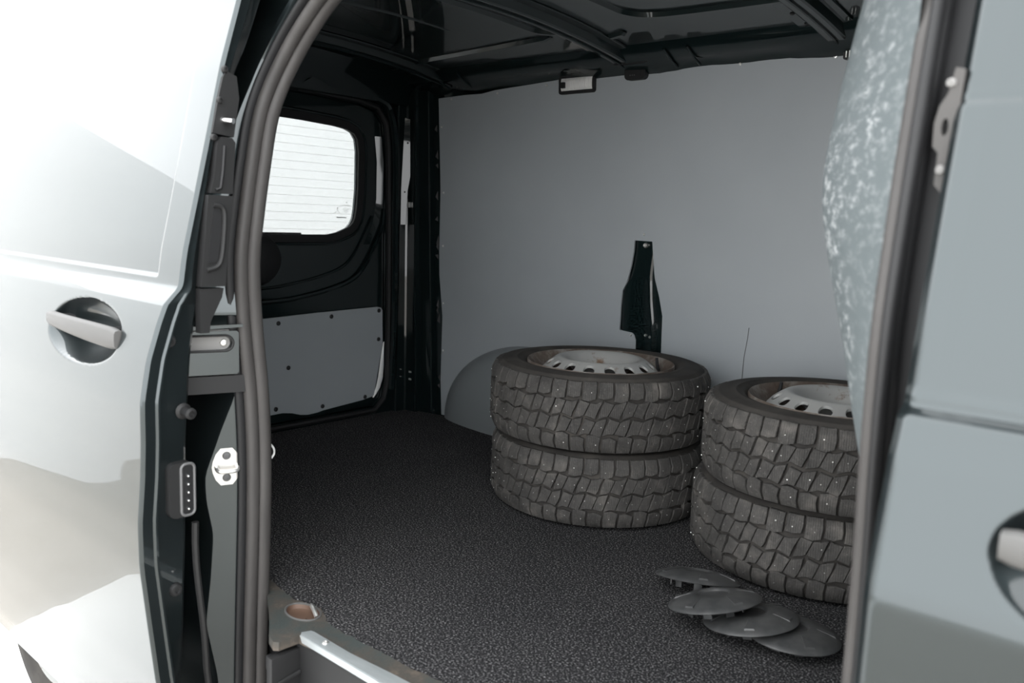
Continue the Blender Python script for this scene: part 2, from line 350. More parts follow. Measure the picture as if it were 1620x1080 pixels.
def bow(xc, nm='roof_bow'):
    rows = []
    prof = [(-0.085, 0.002), (-0.083, 0.006), (-0.035, 0.008), (-0.028, 0.028), (-0.022, 0.031), (0.022, 0.031), (0.028, 0.028), (0.035, 0.008), (0.060, 0.006), (0.062, 0.002)]
    for y in ZS(0.98, 2.44, 24): rows.append([(xc + a, y, roofz(y) - d) for a, d in prof])
    o = grid(nm, rows, 'inner_paint', ce, 25)
    for k in range(14):
        y = 1.25 + k * 0.085; r_ = 0.006 if k % 3 else 0.009
        a = -0.060 if k % 2 else -0.050
        MB().lathe([(0.0001, 0), (r_, 0), (r_, 0.001), (r_ * 1.3, 0.002)], 10, centre=(xc + a, y, roofz(y) - 0.0095)).build('hole', 'black', o)
    MB().tube([(xc + 0.0, y, roofz(y) - 0.033) for y in ZS(1.0, 2.42, 16)], 0.004, 6).build('weld_seam', 'inner_paint', o)
    return o
bow(-1.60); bow(-0.90); bow(-2.44)
# cant rail above the far wall, near-side header, rear header
rail = []
for x in ZS(-2.72, -0.25, 40):
    wob = 0.006 * math.sin(x * 9) + 0.004 * math.sin(x * 23 + 1)
    rail.append([(x, 2.445, 1.30), (x, 2.412, 1.325 + 0.4 * wob), (x, 2.392, 1.335 + wob), (x, 2.375, 1.345 + wob), (x, 2.350, 1.352), (x, 2.330, 1.362), (x, 2.290, 1.382), (x, 2.28, 1.40)])
grid('cant_rail', rail, 'inner_paint', ce, 40)
for x in (-2.42, -2.30, -1.41, -1.33):
    MB().tube([(x, 2.296, 1.374), (x, 2.345, 1.348), (x, 2.385, 1.334)], 0.004, 6).build('rail_bead', 'inner_paint', ce)
MB().box(-1.66, -0.15, 0.97, 1.12, 1.375, 1.46, 0.012).build('door_header', 'inner_paint', ce)
MB().box(-0.3, 0.9, 0.93, 1.12, 1.33, 1.46, 0.012).build('front_header', 'inner_paint', ce)

# bracket and clip hanging from the rail
br = structure('trim_1', 'black moulded bracket hanging over the top edge of the grey liner')
MB().plate(rrect(-1.606, -1.526, 1.309, 1.40, 0.016), [], -0.022, lambda a, s_, d: wl(a, s_, d - 0.001)).build('bracket', 'black', br)
MB().tube([wl(-1.535, 1.352, -0.024), wl(-1.535, 1.33, -0.024), wl(-1.545, 1.316, -0.024)], 0.0015, 6).build('bracket_edge', 'black_plastic', br)
for k in range(3): screw('rivet', wl(-1.583 + 0.008 * k, 1.324, -0.023), (0, -1, 0), 0.0022, 'grey_plastic', br, 0.001)
MB().box(-1.63, -1.50, 2.345, 2.40, 1.350, 1.366, 0.006).build('bracket_foot', 'black', br)
cl = structure('trim_2', 'small black clip at the top of the liner beside the partition')
MB().plate(rrect(-0.894, -0.868, 1.312, 1.36, 0.007), [], -0.016, lambda a, s_, d: wl(a, s_, d - 0.001)).build('clip', 'black', cl)
MB().tube([wl(-0.885, 1.345, -0.018), wl(-0.885, 1.318, -0.018)], 0.002, 6).build('clip_edge', 'zinc', cl)
MB().tube([wl(-0.876, 1.345, -0.018), wl(-0.876, 1.318, -0.018)], 0.002, 6).build('clip_edge', 'zinc', cl)

# interior lamp
lamp = tag(empty('interior_lamp', wl(-1.81, 1.31, 0)), 'small rectangular cargo lamp with clear ribbed lens at the top of the liner', 'lamp')
def lf(a, s_, d): return wl(a, s_, d) - Vector(lamp.location)
MB().plate(rrect(-1.888, -1.734, 1.283, 1.345, 0.010), [], -0.012, lf).build('housing', 'black', lamp)
rows = []
for i in range(13):
    a = -1.876 + 0.134 * i / 12
    rows.append([lf(a, 1.294 + 0.042 * k / 6, -0.012 - 0.010 * math.sin(PI * k / 6) ** 0.5 * math.sin(PI * min(max(i / 12, 0.02), 0.98)) ** 0.4) for k in range(7)])
grid('lens', rows, 'lamp_lens', lamp, 60)
MB().plate(rrect(-1.874, -1.744, 1.296, 1.334, 0.008), [], -0.0015, lambda a, s_, d: lf(a, s_, d - 0.0125)).build('reflector', 'zinc', lamp)
MB().box(-0.008, 0.008, -0.008, 0.003, -0.010, 0.010, 0.002, Matrix.Translation(lf(-1.868 + 0.008, 1.312, -0.020))).build('switch', 'black', lamp)

# ------------------------------------------------------------------ partition behind the seats
pt = structure('wall_front', 'worn grey steel partition behind the seats with scuffed paint')
bul = curve1([(1.45, -0.40), (1.179, -0.462), (1.046, -0.486), (0.933, -0.502), (0.87, -0.497), (0.809, -0.483), (0.685, -0.447), (0.58, -0.421), (0.45, -0.376), (0.2, -0.34), (0.0, -0.33)], 0.025)
rows = []
for z in ZS(-0.02, 1.44, 60):
    row = []
    for y in ZS(0.975, 2.46, 60):
        t = min(y - 0.975, 2.46 - y)
        f_ = sstep(-0.10, 0.36, t) * 0.55 + 0.45 * min(1, t / 0.31)
        f_ = min(1, max(0, f_)); f0 = sstep(-0.10, 0.36, 0) * 0.55
        f_ = (f_ - f0) / (1 - f0)
        row.append((-0.288 + (bul(z) + 0.288) * f_, y, z))
    rows.append(row)
grid('partition_sheet', rows, 'partition_paint', pt, 60)

# ------------------------------------------------------------------ near side of the body: rear pillar, B-pillar, rear quarter
wr = structure('wall_right', 'dark green door pillar and body side around the sliding door opening')
frac = curve1([(1.5, 0.12), (1.12, 0.12), (1.0, 0.30), (0.90, 0.75), (0.80, 1.0), (0.56, 1.0), (0.53, 0.9), (0.46, 0.12), (0.42, 0.35), (0.37, 0.62), (0.28, 1.02), (0.22, 0.98), (0.15, 0.80), (0.05, 0.85), (-0.05, 0.95), (-0.18, 0.62), (-0.5, 0.5)], 0.012)
rows = []
for z in ZS(-0.50, 1.40, 120):
    c = sealY(z); f_ = frac(z); xt = -1.548 if z < 1.12 else -1.548 + 0.9 * (z - 1.12) ** 1.3
    xd = xt + 0.020 * sstep(0.602, 0.630, z) - 0.14 * min(max(z - 0.61, 0), 0.22)
    rows.append([(xt - 0.10, c + 0.030, z), (xt - 0.03, c + 0.028, z), (xt - 0.006, c + 0.01, z), (xt - 0.004, c - 0.012, z), (xd - 0.010, c - 0.022, z), (xd - 0.012 - 0.030 * f_, c - 0.022 - 0.075 * f_, z), (xd - 0.020 - 0.030 * f_, c - 0.026 - 0.075 * f_, z), (-1.9, c - 0.030 - 0.075 * f_, z), (-2.78 if z > 0.12 else -1.93, c - 0.03 - 0.075 * f_, z)])
grid('pillar_skin', rows, 'paint', wr, 30)
MB().add([(-1.66, 0.985, -0.5), (-2.78, 1.01, -0.5), (-2.78, 1.04, 1.45), (-1.66, 1.06, 1.45)], [(0, 1, 2, 3)]).build('quarter_inner', 'inner_paint', wr)
rows = []
for z in ZS(-0.45, 1.44, 60):
    c = sealY(z); rows.append([(-0.305, c + 0.09, z), (-0.268, c + 0.03, z), (-0.262, c - 0.005, z), (-0.255, c - 0.008, z), (-0.10, c - 0.008, z), (0.9, c, z)])
grid('b_pillar_skin', rows, 'black', wr, 30)
MB().box(-0.6, 0.9, 0.99, 2.5, -0.5, -0.06).build('underbody_front', 'black', wr)
MB().box(-2.75, -0.6, 1.0, 2.5, -0.40, -0.06).build('underbody', 'black', wr)
# latch plate low on the pillar step: slotted guide plate
gp = tag(empty('guide_plate', (-1.53, 0.87, 0.545)), 'glossy painted guide plate with oval slot on the door pillar', 'plate')
pq = lambda a, b, d: Vector((-1.53 - 0.028 - d * 0.8 + (a - 0.87) * 0.35, a, b)) - Vector(gp.location)
MB().plate(rrect(0.80, 0.925, 0.502, 0.592, 0.006), [rrect(0.822, 0.912, 0.553, 0.581, 0.0138)], 0.010, pq).build('plate_body', 'paint', gp)
MB().plate(rrect(0.80, 0.925, 0.50, 0.594, 0.006), [], 0.004, lambda a, b, d: pq(a, b, d + 0.012)).build('slot_floor', 'dull_metal', gp)
MB().tube([pq(0.867 + 0.045 * math.cos(t) * (1.0), 0.567 + 0.0138 * math.sin(t), -0.001) if False else pq(a, b, -0.001) for (a, b) in rrect(0.820, 0.914, 0.551, 0.583, 0.0155)], 0.0025, 6, closed=True).build('slot_rim', 'black_plastic', gp)
for a in (0.834, 0.900): screw('screw', pq(a, 0.567, 0.010), (1, -0.35, 0), 0.008, 'zinc', gp, 0.005)
MB().plate([(0.80, 0.594), (0.93, 0.600), (0.93, 0.606), (0.80, 0.602)], [], 0.012, lambda a, b, d: pq(a, b, d - 0.008)).build('upper_lip', 'paint', gp)
MB().plate(rrect(0.80, 0.955, 0.462, 0.498, 0.004), [], 0.03, lambda a, b, d: pq(a, b, d + 0.006)).build('shadow_gap_block', 'black', gp)  # black block paints in the shadow gap below the plate

# door striker
zc, = (0.297,)
sb_ = Vector((-1.548 - 0.012 - 0.0145, sealY(zc) - 0.022 - 0.036, zc))
st = tag(empty('door_striker', sb_), 'bright zinc door striker plate with wire loop on the rear pillar', 'striker')
nd = Vector((0.075, -0.030, 0)).normalized(); td = Vector((0.030, 0.075, 0)).normalized()
sq = lambda a, b, d: td * a + Vector((0, 0, 1)) * b - nd * (d - 0.003)
op = [(-0.012, 0.040), (0.012, 0.040), (0.022, 0.028), (0.028, 0.012), (0.030, 0.0), (0.028, -0.012), (0.022, -0.028), (0.012, -0.040), (-0.012, -0.040), (-0.022, -0.028), (-0.028, -0.012), (-0.030, 0.0), (-0.028, 0.012), (-0.022, 0.028)]
MB().plate(op, [], 0.004, sq).build('plate', 'zinc', st, angle=20)
MB().tube(spline([sq(-0.021, 0.002, 0.002), sq(-0.021, -0.001, -0.012), sq(-0.017, -0.004, -0.020), sq(0.0, -0.005, -0.022), (sq(0.017, -0.004, -0.020)), sq(0.021, -0.001, -0.012), sq(0.021, 0.002, 0.002)], 5), 0.0045, 10).build('loop', 'zinc', st)
for s_ in (0.024, -0.024):
    screw('screw', sq(0, s_, 0), nd, 0.009, 'grey_plastic', st, 0.004)

# ------------------------------------------------------------------ rubber seal all round the opening
sp = [(-1.545, z) for z in ZS(-0.42, 1.02, 16)] + [(-1.540, 1.08), (-1.522, 1.14), (-1.49, 1.20), (-1.44, 1.262), (-1.37, 1.315), (-1.27, 1.345), (-1.15, 1.352), (-0.9, 1.354), (-0.6, 1.352), (-0.42, 1.34), (-0.34, 1.30), (-0.295, 1.22), (-0.283, 1.12)] + [(-0.279, z) for z in ZS(1.02, -0.42, 16)]
sp = [Vector((x, sealY(z), z)) for x, z in sp]; sp = spline(sp, 4)
seal = tag(empty('door_seal', (-0.9, 0.96, -0.42)), 'thick grey-black rubber door seal running round the opening', 'door seal')
def seal_lobe(name, offs_in, offs_y, ra, ry, mat_):
    """oval tube following the opening; offs_in: towards the opening centre, offs_y: inward"""
    V = []; F = []; seg = 12; n = len(sp); O = Vector(seal.location)
    for i, p in enumerate(sp):
        t = (sp[min(i + 1, n - 1)] - sp[max(i - 1, 0)]); t.y = 0; t.normalize()
        q = Vector((t.z, 0, -t.x))   # towards the centre of the opening
        c = p + q * offs_in + Vector((0, offs_y, 0)) - O
        for k in range(seg):
            a = 2 * PI * k / seg; V.append(c + q * ra * math.cos(a) + Vector((0, ry * math.sin(a), 0)))
    for i in range(n - 1):
        for k in range(seg): F.append((i * seg + k, i * seg + (k + 1) % seg, (i + 1) * seg + (k + 1) % seg, (i + 1) * seg + k))
    return link_mesh(name, V, F, mat_, seal, True, 60)
seal_lobe('bulb', 0.004, 0.013, 0.013, 0.0155, 'seal_rubber')
seal_lobe('lip', 0.001, -0.013, 0.012, 0.0150, 'seal_rubber')
seal_lobe('carrier', -0.010, 0.002, 0.010, 0.022, 'black')
seal_lobe('outer_lip', -0.010, -0.030, 0.007, 0.013, 'black')

# ------------------------------------------------------------------ doors
def bowl(x, z, hx, hz, ax, az, dep):
    e = math.sqrt(((x - hx) / ax) ** 2 + ((z - hz) / az) ** 2)
    return dep * (1 - e ** 2.6) if e < 1 else 0.0
def refine(a, b, n, c0, c1, m_): return sorted(set(ZS(a, c0, max(1, int(n * abs(c0 - a) / abs(b - a)))) + ZS(c0, c1, m_) + ZS(c1, b, max(1, int(n * abs(b - c1) / abs(b - a))))))
def handle(parent, hx, hz, y, hw):
    """pull bar across the bowl"""
    V = []; F = []; n = 16; seg = 12
    for i in range(n + 1):
        u = -1 + 2 * i / n; x = hx + u * hw
        yy = y - 0.012 - 0.016 * (1 - u * u) ; h_ = 0.016 + 0.006 * sstep(-1, 1, u); d_ = 0.010
        if abs(u) > 0.93: h_ *= 0.82
        zc_ = hz + 0.010 - 0.016 * u * (0.5 + 0.5 * u) * 0.6
        for k in range(seg):
            a = 2 * PI * k / seg; ca, sa = math.cos(a), math.sin(a)
            V.append((x, yy + d_ * math.copysign(abs(ca) ** 0.6, ca), zc_ + h_ * math.copysign(abs(sa) ** 0.6, sa)))
    for i in range(n):
        for k in range(seg): F.append((i * seg + k, i * seg + (k + 1) % seg, (i + 1) * seg + (k + 1) % seg, (i + 1) * seg + k))
    F.append(tuple(range(seg))); F.append(tuple(n * seg + k for k in range(seg)))
    h = link_mesh('door_handle', V, F, 'handle_plastic', parent, True, 50)
    for u in (-0.82, 0.82): MB().tube([(hx + u * hw, y - 0.015, hz + 0.008), (hx + u * hw * 0.9, y + 0.045, hz + 0.006)], 0.014, 8).build('handle_mount', 'black_plastic', h)
    tag(h, 'grey plastic pull handle'); return h

# sliding door, run back along the outside of the body
d1 = structure('door_1', 'open sliding door with glossy white reflections and a sunk handle')
DX = -1.50
hx, hz, hax, haz = -1.795, 0.578, 0.172, 0.066
zs = sorted(set(refine(-0.37, 1.46, 90, hz - 0.08, hz + 0.08, 50) + ZS(0.68, 0.73, 25))); xs = sorted(set(refine(DX - 1.30, DX, 60, hx - 0.19, hx + 0.19, 90) + ZS(DX - 0.006, DX, 6) + ZS(DX - 0.13, DX - 0.07, 20)))
def skin1(x, z):
    # pressed field above the waist line, with rounded corner
    bx = DX - 0.085 - 0.02 * sstep(0.70, 1.4, z)
    f_ = (1 - sstep(bx - 0.014, bx, x)) * sstep(0.701, 0.710, z)
    edge = 0.0025 * sstep(DX - 0.004, DX, x) ** 2
    return skin(z) + 0.007 * f_ + bowl(x, z, hx, hz, hax, haz, 0.050) + edge
grid('outer_skin', [[(x, skin1(x, z), z) for x in xs] for z in zs], 'paint', d1, 50)
rows = []
for z in zs:
    s0, i0 = skin1(DX, z), inner(z); wd = i0 - s0
    up = sstep(0.62, 0.72, z)
    rd = 0.030 * (1 - up) + 0.4 * wd * up
    rows.append([(DX, s0, z), (DX + 0.003, s0 + 0.004, z), (DX + 0.002, s0 + rd - 0.006, z), (DX + 0.006 * (1 - up) + 0.002 * up, s0 + rd - 0.002, z), (DX + 0.006 * (1 - up) + 0.002 * up, s0 + rd + 0.002, z), (DX - 0.004, s0 + rd + 0.007, z), (DX - 0.008, i0 - 0.008, z), (DX - 0.016, i0, z), (DX - 0.30, i0 + 0.004, z), (DX - 1.30, i0 + 0.004, z)])
grid('door_edge', rows, 'paint', d1, 35)
handle(d1, hx, hz, skin(hz) + 0.012, 0.166)
# rubber foot strip along the inner edge, low down
MB().tube([(DX - 0.006 - 0.03 * sstep(0.12, -0.35, z), inner(z) + 0.016 + 0.05 * sstep(0.20, -0.2, z), z) for z in ZS(0.22, -0.36, 14)], 0.007, 8).build('edge_rubber', 'black_plastic', d1)
MB().box(DX - 1.30, DX - 0.02, 0.775, 0.80, -0.385, -0.365, 0.004).build('bottom_trim', 'alloy_strip', d1)
# grab handle on the door's leading edge
gh = MB().plate([(0.838, 0.868), (0.846, 0.90), (0.853, 0.965), (0.862, 0.974), (0.884, 0.974), (0.891, 0.965), (0.884, 0.868)], [], 0.03, lambda a, b, d: (DX + 0.012 - d, a, b)).build('grab_handle', 'black_plastic', d1)
tag(gh, 'black plastic inside grab handle')
MB().tube([(DX + 0.014, 0.866, 0.958), (DX + 0.014, 0.862, 0.91), (DX + 0.014, 0.857, 0.878), (DX + 0.014, 0.847, 0.874)], 0.0035, 6).build('grip_groove', 'black', gh)
MB().plate([(0.815, 0.69), (0.818, 0.72), (0.832, 0.864), (0.884, 0.864), (0.868, 0.72), (0.866, 0.69)], [], 0.03, lambda a, b, d: (DX + 0.014 - d, a, b)).build('grip', 'black_plastic', gh)
MB().tube(spline([(DX + 0.015, 0.841, 0.846), (DX + 0.016, 0.862, 0.838), (DX + 0.016, 0.862, 0.79), (DX + 0.016, 0.853, 0.735), (DX + 0.015, 0.826, 0.722)], 5), 0.005, 8).build('grip_lip', 'black_plastic', gh)
MB().plate([(0.829, 0.735), (0.842, 0.838), (0.856, 0.83), (0.857, 0.79), (0.848, 0.738)], [], 0.004, lambda a, b, d: (DX + 0.0165 - d, a, b)).build('grip_hollow', 'black', gh)
MB().plate([(0.815, 0.60), (0.815, 0.686), (0.864, 0.686), (0.860, 0.668), (0.848, 0.645), (0.836, 0.622), (0.833, 0.60)], [], 0.02, lambda a, b, d: (DX + 0.010 - d, a, b)).build('grip_foot', 'black_plastic', gh)
# lock plate above it
lp = MB().plate([(0.845, 0.98), (0.858, 1.045), (0.868, 1.085), (0.876, 1.098), (0.897, 1.09), (0.902, 1.05), (0.890, 0.976)], [], 0.02, lambda a, b, d: (DX + 0.008 - d, a, b)).build('lock_plate', 'black_plastic', d1)
MB().tube([(DX + 0.006, 0.868, 1.006), (DX + 0.030, 0.876, 1.004)], [0.0065, 0.0055], 12).build('lock_pin', 'chrome', lp)
for a, b in ((0.861, 1.042), (0.848, 0.972), (0.872, 1.10)): screw('screw', (DX + 0.008, a, b), (1, 0, 0), 0.007, 'black_plastic', lp, 0.005)
# stop buffer, contact block, screws on the edge
bu = MB().lathe([(0.0001, 0.0), (0.014, 0.0), (0.016, 0.004), (0.010, 0.008), (0.009, 0.022), (0.011, 0.026), (0.011, 0.034), (0.006, 0.036), (0.005, 0.031), (0.0001, 0.031)], 20, 'X', (DX - 0.006, 0.783, 0.450)).build('stop_buffer', 'black_plastic', d1)
cb = MB().plate(rrect(0.745, 0.796, 0.243, 0.352, 0.014), [], 0.020, lambda a, b, d: (DX + 0.012 - d, a, b)).build('contact_block', 'black_plastic', d1, angle=50)
MB().tube([(DX + 0.013, a, b) for a, b in rrect(0.768, 0.795, 0.246, 0.349, 0.010)], 0.003, 6, closed=True).build('block_rim', 'grey_plastic', cb)
MB().plate(rrect(0.771, 0.792, 0.250, 0.345, 0.008), [], 0.002, lambda a, b, d: (DX + 0.0135 - d, a, b)).build('block_hollow', 'black', cb)
for k in range(5):
    MB().lathe([(0.0001, 0.005), (0.0028, 0.004), (0.0034, 0)], 10, 'X', (DX + 0.013, 0.782, 0.325 - 0.0165 * k)).build('contact_pin', 'chrome', cb)
for a, b in ((0.758, 0.588), (0.762, 0.092)): screw('edge_plug', (DX - 0.004, a, b), (1, 0, 0), 0.014, 'black_plastic', d1, 0.006)

# closed front door
d2 = structure('door_2', 'closed front passenger door in grey-green metallic paint at the right edge')
FX = -0.236
skin2 = curve1([(1.46, 1.09), (1.232, 1.015), (1.111, 0.978), (0.985, 0.945), (0.972, 0.938), (0.861, 0.910), (0.754, 0.885), (0.690, 0.874), (0.678, 0.866), (0.668, 0.853), (0.655, 0.848), (0.626, 0.836),
                (0.557, 0.818), (0.512, 0.806), (0.495, 0.803), (0.40, 0.805), (0.33, 0.806), (0.246, 0.803), (0.158, 0.803), (0.025, 0.812), (-0.085, 0.822), (-0.37, 0.86)], 0.004)
fx, fz, fax, faz = -0.03, 0.566, 0.108, 0.066
zs = sorted(set(refine(-0.37, 1.44, 90, fz - 0.08, fz + 0.08, 60) + ZS(0.65, 0.70, 25) + ZS(0.965, 0.99, 12))); xs = refine(FX, FX + 1.1, 40, fx - 0.12, fx + 0.12, 70); xs = sorted(set(xs + ZS(FX, FX + 0.04, 10)))
def skin_f(x, z):
    edge = 0.010 * (1 - sstep(FX, FX + 0.012, x)) ** 1.5
    bx = FX + 0.032 + 0.01 * sstep(0.75, 1.2, z)
    f_ = sstep(bx, bx + 0.006, x) * sstep(0.684, 0.694, z)
    groove = 0.006 * math.exp(-((z - 0.676) / 0.006) ** 2) + 0.002 * math.exp(-((z - 0.977) / 0.004) ** 2)
    return skin2(z) + edge + groove + 0.0025 * f_ + bowl(x, z, fx, fz, fax, faz, 0.045)
grid('outer_skin', [[(x, skin_f(x, z), z) for x in xs] for z in zs], 'paint', d2, 50)
grid('door_edge', [[(FX, skin_f(FX, z), z), (FX + 0.002, skin_f(FX, z) + 0.006, z), (FX + 0.004, skin_f(FX, z) + 0.05, z), (FX + 0.03, skin_f(FX, z) + 0.055, z)] for z in zs], 'paint', d2, 40)
handle(d2, fx, fz, skin2(fz) + 0.010, 0.098)
# door catch plate in the gap on the B-pillar
kp = tag(empty('latch_plate', (-0.246, 0.935, 0.95)), 'grey metal door catch plate in the gap beside the front door', 'latch')
kq = lambda a, b, d: Vector((a + 0.0, 0.944 - 0.0 + d + 0.06 * (b - 0.95), b)) - Vector(kp.location)
MB().plate([(-0.247, 0.893), (-0.240, 0.885), (-0.234, 0.90), (-0.232, 0.96), (-0.231, 1.008), (-0.240, 1.010), (-0.244, 0.985), (-0.251, 0.972), (-0.254, 0.955), (-0.253, 0.932), (-0.247, 0.925)], [[(-0.2435 + 0.0035 * math.cos(t), 0.951 + 0.009 * math.sin(t)) for t in ZS(0, 2 * PI, 12)[:-1]]], 0.008, kq).build('plate', 'dull_grey', kp)
for b in (0.995, 0.908): screw('screw', kq(-0.2425, b, 0), (0, -1, 0), 0.0050, 'dull_metal', kp, 0.004)

# ------------------------------------------------------------------ rear end
RX = -2.70
d3 = structure('door_3', 'dark green tailgate with heated rear window and grey liner panel')
rp = lambda a, b, d: (RX - d, a, b)
win = [(1.30, 1.172), (1.40, 1.177), (1.767, 1.178), (1.898, 1.176), (2.042, 1.170), (2.105, 1.163), (2.140, 1.150), (2.157, 1.128), (2.164, 1.082), (2.163, .933), (2.156, .855), (2.149, .82), (2.138, .800), (2.12, .784), (2.062, .762), (2.016, .753), (1.922, .752), (1.714, .752), (1.40, .752), (1.30, .76), (1.27, .82), (1.27, 1.12)]
def grow(poly, k):
    P = [Vector((a, b, 0)) for a, b in poly]; n = len(P); out = []
    A = sum(P[i].x * P[(i + 1) % n].y - P[(i + 1) % n].x * P[i].y for i in range(n)); sg = -1 if A > 0 else 1
    for i in range(n):
        t = (P[(i + 1) % n] - P[i - 1]).normalized(); out.append((P[i].x - t.y * k * sg, P[i].y + t.x * k * sg))
    return out
gate = [(1.0, 0.035), (2.25, 0.035), (2.285, 0.07), (2.30, 0.14), (2.30, 0.468), (2.295, 0.80), (2.285, 1.10), (2.272, 1.20), (2.235, 1.245), (2.15, 1.262), (1.72, 1.275), (1.1, 1.262), (1.0, 1.2)]
MB().plate(gate, [grow(win, 0.03)], 0.02, lambda a, b, d: rp(a, b, d + 0.006)).build('gate_frame', 'inner_paint', d3)
MB().plate(grow(win, 0.032), [win], 0.03, lambda a, b, d: rp(a, b, d * 0.4 + 0.004)).build('window_surround', 'black', d3)
MB().tube([rp(a, b, 0.004) for a, b in grow(win, 0.036)], 0.006, 8, closed=True).build('window_flange', 'inner_paint', d3)
# deep swept pressing running down from the window to the lower panel
g1 = [(2.292, .863), (2.282, .78), (2.239, .700), (2.195, .630), (2.143, .580), (2.05, .545), (1.90, .515), (1.733, .500), (1.2, .495)]
MB().tube(spline([rp(a, b, 0.0) for a, b in g1], 5), 0.010, 8).build('lower_pressing', 'inner_paint', d3)
MB().tube(spline([rp(a - 0.05, b + 0.05, 0.004) for a, b in g1[1:]], 5), 0.006, 8).build('lower_pressing', 'inner_paint', d3)
g2 = [(2.255, 1.15), (2.268, 1.05), (2.268, .90), (2.25, .80), (2.205, .715)]
V = []
for (a, b) in g2: V += [rp(a - 0.012, b, 0.004), rp(a + 0.010, b, -0.011), rp(a + 0.014, b, 0.0)]
F = []
for i in range(len(g2) - 1):
    for k in range(2): F.append((i * 3 + k, i * 3 + k + 1, i * 3 + k + 4, i * 3 + k + 3))
link_mesh('side_pressing', V, F, 'inner_paint', d3, True, 30)
# pane with heating wires and an etched mark
pane = MB().plate(grow(win, 0.012), [], 0.004, lambda a, b, d: rp(a, b, d + 0.012)).build('window_pane', 'glass', d3, smooth=False)
for k in range(13):
    z = 1.150 - 0.0315 * k
    a1 = float(np.interp(z, [0.75, 0.78, 0.82, 1.13, 1.16], [2.0, 2.10, 2.146, 2.154, 2.09]))
    MB().box(RX - 0.0115, RX - 0.0108, 1.30, a1 - 0.004, z - 0.00035, z + 0.00035).build('heating_wire', 'heater_line', pane)
mk = MB()
def etched(a0, a1, b0, b1): mk.box(RX - 0.0115, RX - 0.0108, a0, a1, b0, b1)
for k in range(7): etched(2.062 + 0.0070 * k, 2.067 + 0.0070 * k, 0.8185, 0.8225 + 0.001 * (k % 2))
mk.build('etched_mark', 'grey_plastic', pane)
mk = MB()
for k in range(6): etched(2.094 + 0.0058 * k, 2.098 + 0.0058 * k, 0.868, 0.870)
for j in range(3): etched(2.092 + 0.002 * j, 2.122 - 0.003 * j, 0.854 - 0.006 * j, 0.8552 - 0.006 * j)
for sx in (-1, 1):
    for k in range(5): etched(2.066 + sx * 0.0028 * k - 0.0012, 2.066 + sx * 0.0028 * k + 0.0012, 0.8485 - 0.0030 * k, 0.8505 - 0.0030 * k)
etched(2.1085, 2.1125, 0.878, 0.882); etched(2.064, 2.068, 0.853, 0.859)
mk.build('etched_mark', 'heater_line', pane)
wip = MB().box(RX - 0.062, RX - 0.05, 1.60, 1.925, 0.748, 0.757, 0.002).build('wiper_blade', 'black', d3)
MB().lathe([(0.0001, 0.05), (0.05, 0.046), (0.085, 0.03), (0.10, 0.0)], 24, 'X', (RX - 0.005, 1.70, 0.66)).build('wiper_motor_cover', 'black', d3)
# grey lower liner
pan = [(1.20, 0.43), (1.728, 0.441), (1.959, 0.450), (2.262, 0.457), (2.278, 0.453), (2.287, 0.442), (2.290, 0.30), (2.248, 0.083), (2.238, 0.078), (2.183, 0.070), (1.99, 0.056), (1.961, 0.051), (1.916, 0.049), (1.88, 0.054), (1.843, 0.066), (1.80, 0.073), (1.759, 0.072), (1.20, 0.066)]
lpn = MB().plate(pan, [], 0.008, lambda a, b, d: rp(a, b, d - 0.010)).build('liner_panel', 'liner', d3)
tag(lpn, 'grey plywood liner with black plugs')
for a, b in ((1.782, .42), (2.025, .431), (2.268, .441), (2.268, .32), (1.826, .246), (1.770, .092), (1.985, .073), (2.2, .082)):
    MB().lathe([(0.0001, 0.004), (0.006, 0.0038), (0.0085, 0.002), (0.009, -0.002)], 14, 'X', (RX + 0.010, a, b)).build('plug', 'black', lpn)
V = []; F = []
g3 = [(2.300, 0.306, 0.0), (2.302, 0.26, 0.012), (2.302, 0.20, 0.022), (2.298, 0.15, 0.026), (2.284, 0.11, 0.022), (2.262, 0.083, 0.012), (2.246, 0.072, 0.0)]
for a, b, wv_ in g3:
    V += [(RX + 0.004, a - wv_ * 0.9 - 0.001, b + wv_ * 0.2), (RX + 0.010, a - wv_ * 0.4, b + wv_ * 0.1), (RX + 0.004, a + 0.002, b)]
for i in range(len(g3) - 1):
    for k in range(2): F.append((i * 3 + k, i * 3 + k + 1, i * 3 + k + 4, i * 3 + k + 3))
link_mesh('corner_trim', V, F, 'white_plastic', d3, True, 60)

we = structure('wall_rear', 'dark green rear body frame and corner pillar around the tailgate')
# frame around the gate
MB().plate([(0.96, -0.06), (2.52, -0.06), (2.52, 1.46), (0.96, 1.46)], [grow(gate, 0.004)], 0.05, lambda a, b, d: rp(a, b, d - 0.004)).build('rear_frame', 'inner_paint', we)
MB().plate([(0.96, -0.40), (2.52, -0.40), (2.52, 1.46), (0.96, 1.46)], [grow(win, 0.006)], 0.01, lambda a, b, d: rp(a, b, d + 0.03)).build('rear_backing', 'paint', d3)  # outer backing plate added to stop light leaking in round the gate
MB().tube([rp(a, b, -0.010) for a, b in grow(gate, 0.018)], 0.012, 8, closed=True).build('gate_seal', 'black', we)
MB().tube(spline([rp(a, b, -0.02) for a, b in ((2.335, 0.1), (2.345, 0.4), (2.342, 0.8), (2.335, 1.1), (2.31, 1.24), (2.24, 1.295), (2.0, 1.31), (1.7, 1.318), (1.1, 1.31))], 5), 0.016, 8).build('frame_bead', 'inner_paint', we)
rows = []
for y in ZS(1.0, 2.44, 30):
    h_ = roofz(y)
    rows.append([(RX + 0.006, y, 1.275), (RX + 0.03, y, 1.285), (RX + 0.045, y, 1.32), (RX + 0.07, y, 1.345), (RX + 0.12, y, h_ - 0.012), (RX + 0.16, y, h_ - 0.004), (RX + 0.18, y, h_ + 0.003)])
grid('rear_header', rows, 'inner_paint', we, 40)
